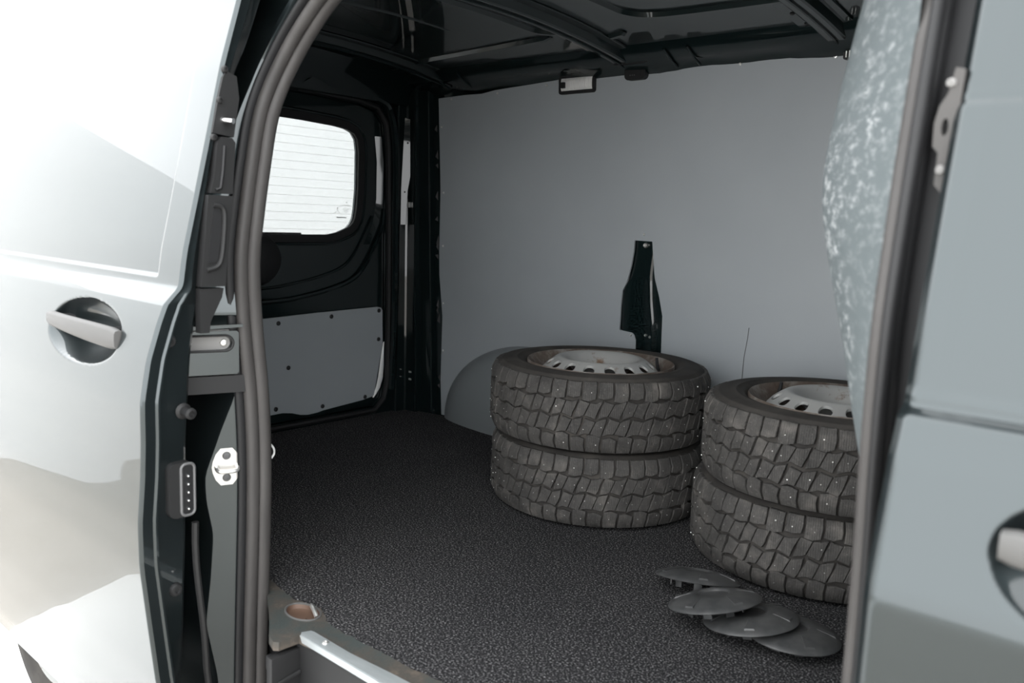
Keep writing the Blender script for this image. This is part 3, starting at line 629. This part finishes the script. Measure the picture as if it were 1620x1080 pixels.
MB().add([(RX + 0.036, 1.86, 1.298), (RX + 0.054, 1.90, 1.328), (RX + 0.052, 1.94, 1.322), (RX + 0.040, 2.03, 1.292), (RX + 0.036, 1.97, 1.288), (RX + 0.036, 1.90, 1.290)], [(0, 1, 2, 3, 4, 5)]).build('header_patch', 'inner_paint', we)
# corner pillar between frame and side liner, with flats that catch the light
rows = []
for z in ZS(-0.02, 1.36, 50):
    ln = 0.047 * z
    k = 0.5 + 0.5 * math.sin(z * 7.5)
    rows.append([(RX + 0.004, 2.352 - 0.2 * ln, z), (RX + 0.020, 2.356 - 0.2 * ln, z), (RX + 0.024, 2.360 - 0.2 * ln, z), (RX + 0.026, 2.402 - 0.3 * ln, z), (RX + 0.032, 2.408 - 0.3 * ln, z), (RX + 0.080 + 0.006 * k, 2.412 - 0.6 * ln, z), (RX + 0.086 + 0.006 * k, 2.416 - 0.6 * ln, z), (RX + 0.090 + 0.004 * k, 2.448 - ln, z), (RX + 0.145, 2.452 - ln, z), (RX + 0.150, 2.456 - ln, z), (RX + 0.155, 2.476 - ln, z), (RX + 0.21, 2.482 - ln, z)])
grid('corner_pillar', rows, 'inner_paint', we, 25)
def flat(name, pts, mat_='inner_paint', th=0.004):
    n = len(pts); V = [Vector(p) for p in pts]; nrm = (V[1] - V[0]).cross(V[2] - V[0]).normalized()
    if nrm.x < 0: nrm = -nrm
    W = V + [p - nrm * th for p in V]; F = [tuple(range(n)), tuple(range(2 * n - 1, n - 1, -1))] + [(i, (i + 1) % n, (i + 1) % n + n, i + n) for i in range(n)]
    return link_mesh(name, W, F, mat_, we, True, 30)
flat('pillar_flat', [(RX + 0.028, 2.362, 0.80), (RX + 0.042, 2.380, 0.80), (RX + 0.044, 2.383, 0.94), (RX + 0.054, 2.396, 1.04), (RX + 0.062, 2.406, 1.12), (RX + 0.062, 2.406, 1.225), (RX + 0.034, 2.370, 1.235), (RX + 0.031, 2.366, 1.10), (RX + 0.028, 2.362, 0.95)])
screw('pillar_hole', (RX + 0.043, 2.380, 1.135), (0.75, -0.65, 0), 0.004, 'black', we, 0.001)
screw('pillar_hole', (RX + 0.038, 2.373, 0.935), (0.75, -0.65, 0), 0.0035, 'black', we, 0.001)
for a, b, w_, h_, mm_ in ((2.392, .883, .020, .022, 'zinc'), (2.450, .884, .016, .016, 'grey_plastic')):
    MB().box(RX + 0.04, RX + 0.056, a - w_ / 2, a + w_ / 2, b - h_ / 2, b + h_ / 2, 0.003, None).build('latch_bolt', mm_, we)
for b in (0.172, 0.140): MB().box(RX + 0.05, RX + 0.066, 2.405, 2.465, b - 0.004, b + 0.004, 0.002).build('lashing_bar', 'zinc', we)
MB().tube(spline([(RX + 0.055, 2.418, .622), (RX + 0.06, 2.428, .606), (RX + 0.058, 2.430, .572)], 4), 0.003, 6).build('pillar_hook', 'zinc', we)
for (p, q) in (((2.44, .58), (2.452, .35)), ((2.452, .60), (2.470, .28)), ((2.455, .60), (2.44, .42))):
    MB().tube([(RX + 0.12, p[0], p[1]), (RX + 0.125, q[0], q[1])], 0.0022, 6).build('cable', 'black_plastic', we)
# ragged edge of sealing foil between pillar and liner
random.seed(3)
for k in range(34):
    s_ = 0.12 + 1.15 * k / 34 + random.uniform(-.01, .01)
    x = -2.508 + random.uniform(-.008, .004)
    if random.random() < 0.55:
        MB().add([wl(x, s_, -0.003), wl(x - random.uniform(.004, .012), s_ + random.uniform(.004, .02), -0.010), wl(x - 0.002, s_ + random.uniform(.02, .05), -0.002)], [(0, 1, 2)]).build('foil_flake', 'black_plastic', we)

# ------------------------------------------------------------------ carpet
ce_pts = [(-2.70, 1.04), (-1.66, 1.04), (-1.596, 1.034), (-1.536, 1.024), (-1.476, 1.013), (-1.455, 1.022), (-1.428, 1.024), (-1.40, 1.028), (-1.376, 1.022), (-1.352, 1.010), (-1.33, 1.000), (-1.275, .999), (-1.219, 1.001), (-1.154, 1.004), (-1.082, 1.004), (-.997, 1.012), (-.80, 1.012), (-.30, 1.005), (-.30, 2.455), (-2.50, 2.455), (-2.70, 2.42)]
random.seed(11)
near = []
for i in range(1, 17):
    a, b_ = ce_pts[i], ce_pts[i + 1]
    for k in range(6): t = k / 6; near.append((a[0] + (b_[0] - a[0]) * t, a[1] + (b_[1] - a[1]) * t + random.uniform(-.0022, .0022)))
cp = MB().plate([ce_pts[0]] + near + ce_pts[17:], [], 0.020, lambda a, b, d: (a, b, -d)).build('carpet', 'carpet', None, smooth=False)
tag(cp, 'dark grey heather cargo carpet with a ragged cut edge along the door sill', 'carpet')

# ------------------------------------------------------------------ sill, strip, tie-down cup, step
sm = tag(empty('sill_mat', (-1.3, 0.97, -0.008)), 'worn textured brown-grey sill lining along the carpet edge', 'sill mat')
O = Vector(sm.location)
def offp(f): return lambda a, b, d: Vector(f(a, b, d)) - O
cup_c = (-1.408, 0.992)
hole = [(cup_c[0] + 0.044 * math.cos(t), cup_c[1] + 0.030 * math.sin(t)) for t in ZS(0, 2 * PI, 24)[:-1]]
MB().plate([(-1.64, 1.06), (-1.60, 1.02), (-1.545, 0.992), (-1.50, 0.968), (-1.43, 0.925), (-1.375, 0.888), (-1.345, 0.878), (-1.336, 0.885), (-1.333, 0.93), (-1.20, 0.940), (-1.0, 0.945), (-.32, 0.945), (-.32, 1.03), (-1.0, 1.06)], [hole], 0.0185, offp(lambda a, b, d: (a, b, -0.0015 - d))).build('sill_sheet', 'sill_mat', sm)
sg = tag(empty('sill_strip', (-1.32, 0.94, -0.002)), 'scratched aluminium edge strip screwed along the door sill', 'strip')
O2 = Vector(sg.location)
stp = [(-1.330, 0.934), (-1.322, 0.951), (-1.314, 0.953), (-1.198, 0.952), (-1.075, 0.961), (-.9, 0.968), (-.35, 0.97), (-.35, 0.935), (-.9, 0.934), (-1.104, 0.927), (-1.275, 0.926), (-1.322, 0.926)]
MB().plate(stp, [], -0.005, lambda a, b, d: Vector((a, b, -0.001 - d)) - O2).build('strip_top', 'alloy_strip', sg)
MB().plate([(-1.322, 0.0035), (-.35, 0.0035), (-.35, -0.010), (-1.315, -0.010)], [], 0.003, lambda a, b, d: Vector((a, 0.9262 + d - 0.002, b)) - O2).build('strip_lip', 'alloy_strip', sg)
for x in (-1.262, -1.0, -0.75): screw('screw', Vector((x, 0.942, 0.004)) - O2, (0, 0, 1), 0.007, 'zinc', sg, 0.003)
cu = tag(empty('lashing_cup', (cup_c[0], cup_c[1], -0.004)), 'rusty sunk lashing eye cup half under the carpet edge', 'lashing eye')
V = []; F = []
prof = [(1.0, 0.004), (0.97, 0.002), (0.95, -0.001), (0.90, -0.005), (0.75, -0.008), (0.4, -0.009), (0.001, -0.009)]
for i in range(28):
    t = 2 * PI * i / 28
    for r_, z in prof: V.append((0.044 * r_ * math.cos(t), 0.030 * r_ * math.sin(t), z))
for i in range(28):
    for k in range(6): j = (i + 1) % 28; F.append((i * 7 + k, j * 7 + k, j * 7 + k + 1, i * 7 + k + 1))
link_mesh('cup', V, F, 'rusty_cup', cu)
MB().tube([(0.0455 * math.cos(t), 0.0312 * math.sin(t), 0.0035) for t in ZS(0, 2 * PI, 28)[:-1]], 0.0025, 6, closed=True).build('cup_rim', 'handle_plastic', cu)
MB().tube(spline([(-0.010, 0.030, 0.004), (0.0, 0.022, 0.010), (0.022, 0.012, 0.011), (0.040, 0.006, 0.004)], 5), 0.0045, 10).build('eye_bar', 'zinc', cu)
MB().lathe([(0.0001, 0.004), (0.006, 0.004), (0.008, 0.0)], 12, centre=(0.010, -0.006, -0.009)).build('eye_bolt', 'rusty_cup', cu)
sp_ = structure('trim_3', 'dark plastic entry step below the door sill')
MB().box(-1.352, -1.332, 0.866, 0.935, -0.30, -0.030, 0.006).build('step_end', 'black_plastic', sp_)
MB().box(-1.345, -0.25, 0.932, 0.946, -0.30, -0.018, 0.004).build('step_riser', 'black_plastic', sp_)
MB().plate([(-1.33, 0.866), (-1.25, 0.80), (-0.25, 0.80), (-0.25, 0.946), (-1.33, 0.946)], [], 0.05, lambda a, b, d: (a, b, -0.27 - d)).build('step_tread', 'black_plastic', sp_)
MB().tube(spline([(-1.330, 0.87, -0.092), (-1.329, 0.88, -0.085), (-1.329, 0.93, -0.078)], 4), 0.004, 6).build('step_bead', 'black_plastic', sp_)
MB().box(-1.356, -1.342, 0.868, 0.880, -0.06, -0.030, 0.003).build('step_clip', 'black', sp_)
# small white loop peeking out beside the seal
lo = MB().tube(spline([(-1.60, 1.040, 0.316), (-1.60, 1.047, 0.306), (-1.60, 1.048, 0.294), (-1.60, 1.041, 0.284)], 5), 0.0025, 8).build('loop', 'white_plastic', None)
tag(lo, 'tiny white curved plastic loop beside the door seal above the carpet', 'loop')

# ------------------------------------------------------------------ wheels
TW = 0.2157
def make_wheel():
    root = empty('wheel')
    H = TW / 2
    prof = [(0.219, -0.086), (0.226, -0.096), (0.245, -0.104), (0.270, -0.1075), (0.293, -0.104), (0.309, -0.096), (0.3175, -0.084), (0.320, -0.065), (0.321, 0), (0.320, 0.065), (0.3175, 0.084), (0.309, 0.096), (0.2995, 0.1015), (0.2985, 0.1030), (0.293, 0.1040), (0.270, 0.1075), (0.256, 0.1070), (0.2545, 0.1082), (0.251, 0.1080), (0.2495, 0.1060), (0.236, 0.1035), (0.226, 0.096), (0.219, 0.086)]
    MB().lathe([(r, z + H) for r, z in prof], 96).build('tyre', 'rubber', root, angle=60)
    # tread blocks
    V = []; F = []; UV = []
    def R_at(z):
        a = abs(z); return 0.330 - (0.0 if a < 0.062 else 0.0115 * ((a - 0.062) / 0.034) ** 2)
    def block(poly, top=0.0, inset=0.0016):
        n = len(poly); k0 = len(V); ct = sum(p[0] for p in poly) / n; cz = sum(p[1] for p in poly) / n
        def put(t, z, r): V.append((r * math.cos(t), r * math.sin(t), z + H)); UV.append((t * 0.33, z))
        for t, z in poly: put(t, z, R_at(z) - 0.0105)
        for t, z in poly:
            dt, dz = (ct - t) * 0.33, cz - z; l_ = math.hypot(dt, dz) or 1
            put(t, z, R_at(z) - 0.0018 + top)
        for t, z in poly:
            dt, dz = (ct - t) * 0.33, cz - z; l_ = math.hypot(dt, dz) or 1
            put(t + dt / l_ * inset / 0.33, z + dz / l_ * inset, R_at(z) + top)
        put(ct, cz, R_at(cz) + top)
        for i in range(n):
            j = (i + 1) % n
            F.append((k0 + i, k0 + j, k0 + n + j, k0 + n + i)); F.append((k0 + n + i, k0 + n + j, k0 + 2 * n + j, k0 + 2 * n + i)); F.append((k0 + 2 * n + i, k0 + 2 * n + j, k0 + 3 * n))
    rnd = random.Random(5); studs = []
    NS, NC = 48, 32
    for sgn in (1, -1):
        for i in range(NS):
            p = 2 * PI / NS; t0 = i * p + (0 if sgn > 0 else p * 0.4); wv_ = 1 + 0.10 * math.sin(i * 2.1)
            a, b_ = 0.06, 0.94
            sl = 0.05 * sgn
            zi = 0.050 + (0.005 if i % 2 else -0.002)
            poly = [(t0 + a * p, sgn * zi), (t0 + 0.5 * p, sgn * (zi - 0.003)), (t0 + b_ * p, sgn * (zi + 0.003)), (t0 + (b_ + sl) * p, sgn * 0.074), (t0 + (b_ + sl * 0.6) * p, sgn * 0.096), (t0 + (a + sl * 0.6) * p, sgn * 0.096), (t0 + (a + sl) * p, sgn * 0.074)]
            poly = [(a_ + rnd.uniform(-.0035, .0035), b__ + rnd.uniform(-.001, .001)) for a_, b__ in poly]
            block(poly, rnd.uniform(-0.0006, 0.0006))
            if i % 2 == 0: studs.append((t0 + p * rnd.uniform(.3, .7), sgn * rnd.uniform(.062, .078)))
            elif rnd.random() < 0.25: studs.append((t0 + p * rnd.uniform(.3, .7), sgn * rnd.uniform(.058, .07)))
        for i in range(NC):
            p = 2 * PI / NC; t0 = i * p + (0 if sgn > 0 else 0.5 * p)
            base = [(0.05, -0.0045), (0.30, 0.0), (0.50, 0.0045), (0.95, -0.0040), (1.02, 0.010), (1.12, 0.025), (1.24, 0.047), (0.96, 0.0415), (0.72, 0.0405), (0.30, 0.047), (0.20, 0.033), (0.11, 0.016)]
            js = rnd.uniform(-0.0012, 0.0012)
            poly = [((t0 + u * p + rnd.uniform(-.0045, .0045)) * sgn, (z + js + rnd.uniform(-.0012, .0012)) * sgn + (0.0025 * sgn)) for u, z in base]
            # a diagonal slit splits every block in two
            k1, k2 = 2, 8
            pa = poly[:k1 + 1] + poly[k2:]; pb = poly[k1:k2 + 1]
            tp = rnd.uniform(-0.0007, 0.0007)
            def shrink(pl, q=0.955):
                ct = sum(a_[0] for a_ in pl) / len(pl); cz = sum(a_[1] for a_ in pl) / len(pl); return [(ct + (a_[0] - ct) * q, cz + (a_[1] - cz) * q) for a_ in pl]
            block(shrink(pa), tp); block(shrink(pb), tp + rnd.uniform(-.0004, .0004))
            for pl in (pa, pb):
                if rnd.random() < 0.55:
                    ct = sum(a_[0] for a_ in pl) / len(pl); cz = sum(a_[1] for a_ in pl) / len(pl); studs.append((ct + rnd.uniform(-.02, .02), cz + rnd.uniform(-.006, .006)))
    o = link_mesh('tread', V, F, 'tread_rubber', root, True, 30); o['kind'] = 'stuff'
    me = o.data; uvl = me.uv_layers.new(name='UVMap')
    for lp_ in me.loops: uvl.data[lp_.index].uv = UV[lp_.vertex_index]
    sm_ = MB()
    for t, z in studs:
        r0 = R_at(z); er = Vector((math.cos(t), math.sin(t), 0)); et = Vector((-math.sin(t), math.cos(t), 0)); ez = Vector((0, 0, 1))
        vs = []; rr = rnd.uniform(0.0011, 0.0020)
        for q, h_ in ((1.0, -0.001), (0.8, 0.0012)):
            for k in range(6): a = k * PI / 3; vs.append(er * (r0 + h_) + (et * math.cos(a) + ez * math.sin(a)) * rr * q + Vector((0, 0, z + H)))
        sm_.add(vs, [(k, (k + 1) % 6, 6 + (k + 1) % 6, 6 + k) for k in range(6)] + [tuple(range(6, 12))])
    so = sm_.build('studs', 'stud', root); so['kind'] = 'stuff'
    # rim: flange, well, pierced disc
    zt = TW
    MB().lathe([(0.2215, zt - 0.020), (0.2230, zt - 0.008), (0.2205, zt - 0.003), (0.2165, zt - 0.005), (0.2130, zt - 0.012), (0.2060, zt - 0.018), (0.2005, zt - 0.030), (0.1960, zt - 0.040), (0.1800, zt - 0.055), (0.176, zt - 0.11), (0.20, 0.03), (0.222, 0.008), (0.226, 0.006)], 96).build('rim', 'wheel_rust', root, angle=60)
    # disc surface of revolution z(r)
    dz = curve1([(0.030, -0.050), (0.050, -0.048), (0.070, -0.044), (0.086, -0.032), (0.100, -0.010), (0.110, 0.003), (0.119, 0.008), (0.128, 0.0075), (0.140, 0.001), (0.156, -0.010), (0.172, -0.024), (0.182, -0.040)], 0.003)
    disc = MB()
    disc.lathe([(r_, zt + dz(r_)) for r_ in ZS(0.033, 0.134, 34)], 96)
    NSL = 16; ri, ro = 0.134, 0.176
    for s_ in range(NSL):
        tc_ = 2 * PI * (s_ + 0.5) / NSL; ht = PI / NSL; V2 = []
        m_ = 24; rc = 0.1515; er_, et_ = 0.0130, 0.0160 / rc
        ring0 = []; ring1 = []; ring2 = []
        for k in range(m_):
            # rectangle boundary point: 6 per side
            sd, q = divmod(k, 6); q /= 6
            if sd == 0: t, r_ = -ht + 2 * ht * q, ri
            elif sd == 1: t, r_ = ht, ri + (ro - ri) * q
            elif sd == 2: t, r_ = ht - 2 * ht * q, ro
            else: t, r_ = -ht, ro - (ro - ri) * q
            a = math.atan2((r_ - rc) / (ro - ri), t / (2 * ht))
            ring0.append((t, r_)); ex = 0.8
            ca, sa = math.cos(a), math.sin(a)
            ring1.append((et_ * math.copysign(abs(ca) ** ex, ca) * (1.0 + 0.15 * sa), rc + er_ * math.copysign(abs(sa) ** ex, sa)))
        def pt_(t, r_, d): return (r_ * math.cos(tc_ + t), r_ * math.sin(tc_ + t), zt + dz(r_) + d)
        V2 = [pt_(t, r_, 0) for t, r_ in ring0] + [pt_(t, r_, 0) for t, r_ in ring1] + [pt_(t * 0.97, r_, -0.007) for t, r_ in ring1]
        F2 = []
        for k in range(m_):
            j = (k + 1) % m_; F2 += [(k, j, m_ + j, m_ + k), (m_ + k, m_ + j, 2 * m_ + j, 2 * m_ + k)]
        disc.add(V2, F2)
    do = disc.build('wheel_disc', 'wheel_steel', root, angle=50)
    bm = bmesh.new(); bm.from_mesh(do.data); bmesh.ops.remove_doubles(bm, verts=bm.verts, dist=0.0003); bmesh.ops.recalc_face_normals(bm, faces=bm.faces); bm.to_mesh(do.data); bm.free()
    do.data.shade_smooth(); do.data.set_sharp_from_angle(angle=math.radians(50))
    for k in range(5):
        t = 2 * PI * k / 5 + 0.3; MB().lathe([(0.0072, 0.0025), (0.0105, 0.0012), (0.0105, -0.002)], 14, centre=(0.056 * math.cos(t), 0.056 * math.sin(t), zt - 0.0465)).build('bolt_seat', 'wheel_rust', do)
        MB().lathe([(0.0001, 0.0), (0.0072, 0.0), (0.0075, 0.0026)], 14, centre=(0.056 * math.cos(t), 0.056 * math.sin(t), zt - 0.0465)).build('bolt_hole', 'black', do)
    MB().lathe([(0.0001, 0.0), (0.034, 0.0)], 24, centre=(0, 0, zt - 0.062)).build('hub_bore', 'black', root)
    MB().lathe([(0.0001, 0.0), (0.19, 0.0)], 32, centre=(0, 0, zt - 0.135)).build('barrel_light_block', 'black', root)  # black disc added to close the hollow barrel and block light
    tv = 0.62
    MB().tube([(0.186 * math.cos(tv), 0.186 * math.sin(tv), zt - 0.050), (0.176 * math.cos(tv), 0.176 * math.sin(tv), zt - 0.008), (0.174 * math.cos(tv), 0.174 * math.sin(tv), zt + 0.008)], [0.006, 0.005, 0.0045], 10).build('valve', 'black', root)
    return root
W0 = make_wheel()
spots = [((-1.4265, 2.0745, TW), 0.20, 'studded winter wheel with rusty silver rim, top of the left stack'),
         ((-1.4297, 2.0926, 0.0), 1.40, 'studded winter wheel lying on the carpet, bottom of the left stack'),
         ((-0.714, 2.100, TW), 2.30, 'studded winter wheel, top of the right stack beside the partition'),
         ((-0.744, 2.127, 0.0), 3.90, 'studded winter wheel, bottom of the right stack behind the plastic wheel covers')]
for i, (p, rz, lab) in enumerate(spots):
    o = W0 if i == 0 else copy_tree(W0)
    o.location = p; o.rotation_euler = (0, 0, rz); tag(o, lab, 'wheel', 'stacked winter wheels')

# ------------------------------------------------------------------ wheel covers
def make_cover():
    root = empty('wheel_cover'); R = 0.098
    prof = [(0.0001, 0.0125), (0.020, 0.0125), (0.031, 0.0130), (0.0335, 0.0165), (0.036, 0.0175), (0.050, 0.0160), (0.070, 0.0115), (0.086, 0.0060), (0.0955, 0.0012), (R, -0.0020), (0.0965, -0.0035), (0.088, 0.0005), (0.060, 0.0085), (0.0001, 0.0095)]
    MB().lathe(prof, 64).build('disc', 'cover_plastic', root, angle=40)
    ztop = curve1([(p[0], p[1]) for p in prof[4:10]], 0.0)
    for k in range(5):
        t = 2 * PI * k / 5; V = []
        c_, s_ = math.cos(t), math.sin(t)
        def q(u, v, z): return (u * c_ - v * s_, u * s_ + v * c_, z)
        a = [(0.050, 0.0020), (0.084, 0.0095), (0.084, -0.0095), (0.050, -0.0020)]
        zz = [ztop(0.050) + 0.0006, ztop(0.084) + 0.0024, ztop(0.084) + 0.0024, ztop(0.050) + 0.0006]
        V = [q(u, v, z) for (u, v), z in zip(a, zz)] + [q(u, v, ztop(abs(u)) - 0.001) for u, v in [(0.047, 0.003), (0.0865, 0.0105), (0.0865, -0.0105), (0.047, -0.003)]]
        F = [(0, 1, 2, 3)] + [(i, (i + 1) % 4, (i + 1) % 4 + 4, i + 4) for i in range(4)]
        link_mesh('raised_wedge', V, F, 'cover_plastic', root, True, 20)
    for k in range(8):
        t = 2 * PI * k / 8 + 0.2; m_ = Matrix.Rotation(t, 4, 'Z')
        MB().box(0.058, 0.061, -0.009, 0.009, -0.022, 0.007, 0.001, m_).build('clip', 'cover_plastic', root)
    MB().lathe([(0.058, 0.006), (0.058, -0.008), (0.054, -0.008), (0.054, 0.006)], 40).build('clip_ring', 'cover_plastic', root)
    return root
C0 = make_cover()
def euler_from_normal(n, spin): return (Vector((0, 0, 1)).rotation_difference(Vector(n).normalized()).to_matrix() @ Matrix.Rotation(spin, 3, 'Z')).to_euler()
covers = [((-0.858, 1.692, 0.036), (-0.12, 0.27, 1), 0.3, 'dark plastic wheel cover standing on its clips nearest the left wheel stack'),
          ((-0.7515, 1.5655, 0.058), (-0.28, 0.06, 1), 0.8, 'dark plastic wheel cover leaning on the one beside it, second from the left'),
          ((-0.6765, 1.5840, 0.038), (-0.20, 0.02, 1), 0.1, 'dark plastic wheel cover tucked between two others, second from the right'),
          ((-0.600, 1.6100, 0.026), (0.0, 0.06, 1), 0.5, 'dark plastic wheel cover lying flat at the right, nearest the door seal')]
for i, (p, nrm, spn, lab) in enumerate(covers):
    o = C0 if i == 0 else copy_tree(C0)
    o.location = p; o.rotation_euler = euler_from_normal(nrm, spn); tag(o, lab, 'wheel cover', 'loose wheel covers')

# ------------------------------------------------------------------ the van's own rear wheel under the sliding door
rw = tag(empty('road_wheel', (-2.30, 0.885, -0.25)), 'dark road tyre just visible below the sliding door', 'wheel')
MB().lathe([(0.20, -0.10), (0.25, -0.105), (0.30, -0.10), (0.325, -0.08), (0.33, -0.05), (0.33, 0.05), (0.325, 0.08), (0.30, 0.10), (0.25, 0.105), (0.20, 0.10)], 64, 'Y').build('tyre', 'rubber', rw, angle=60)
MB().lathe([(0.20, -0.10), (0.19, -0.08), (0.17, -0.05), (0.10, -0.04), (0.0001, -0.045)], 48, 'Y').build('rim', 'wheel_steel', rw, angle=60)
rw.scale = (1, 0.8, 1)
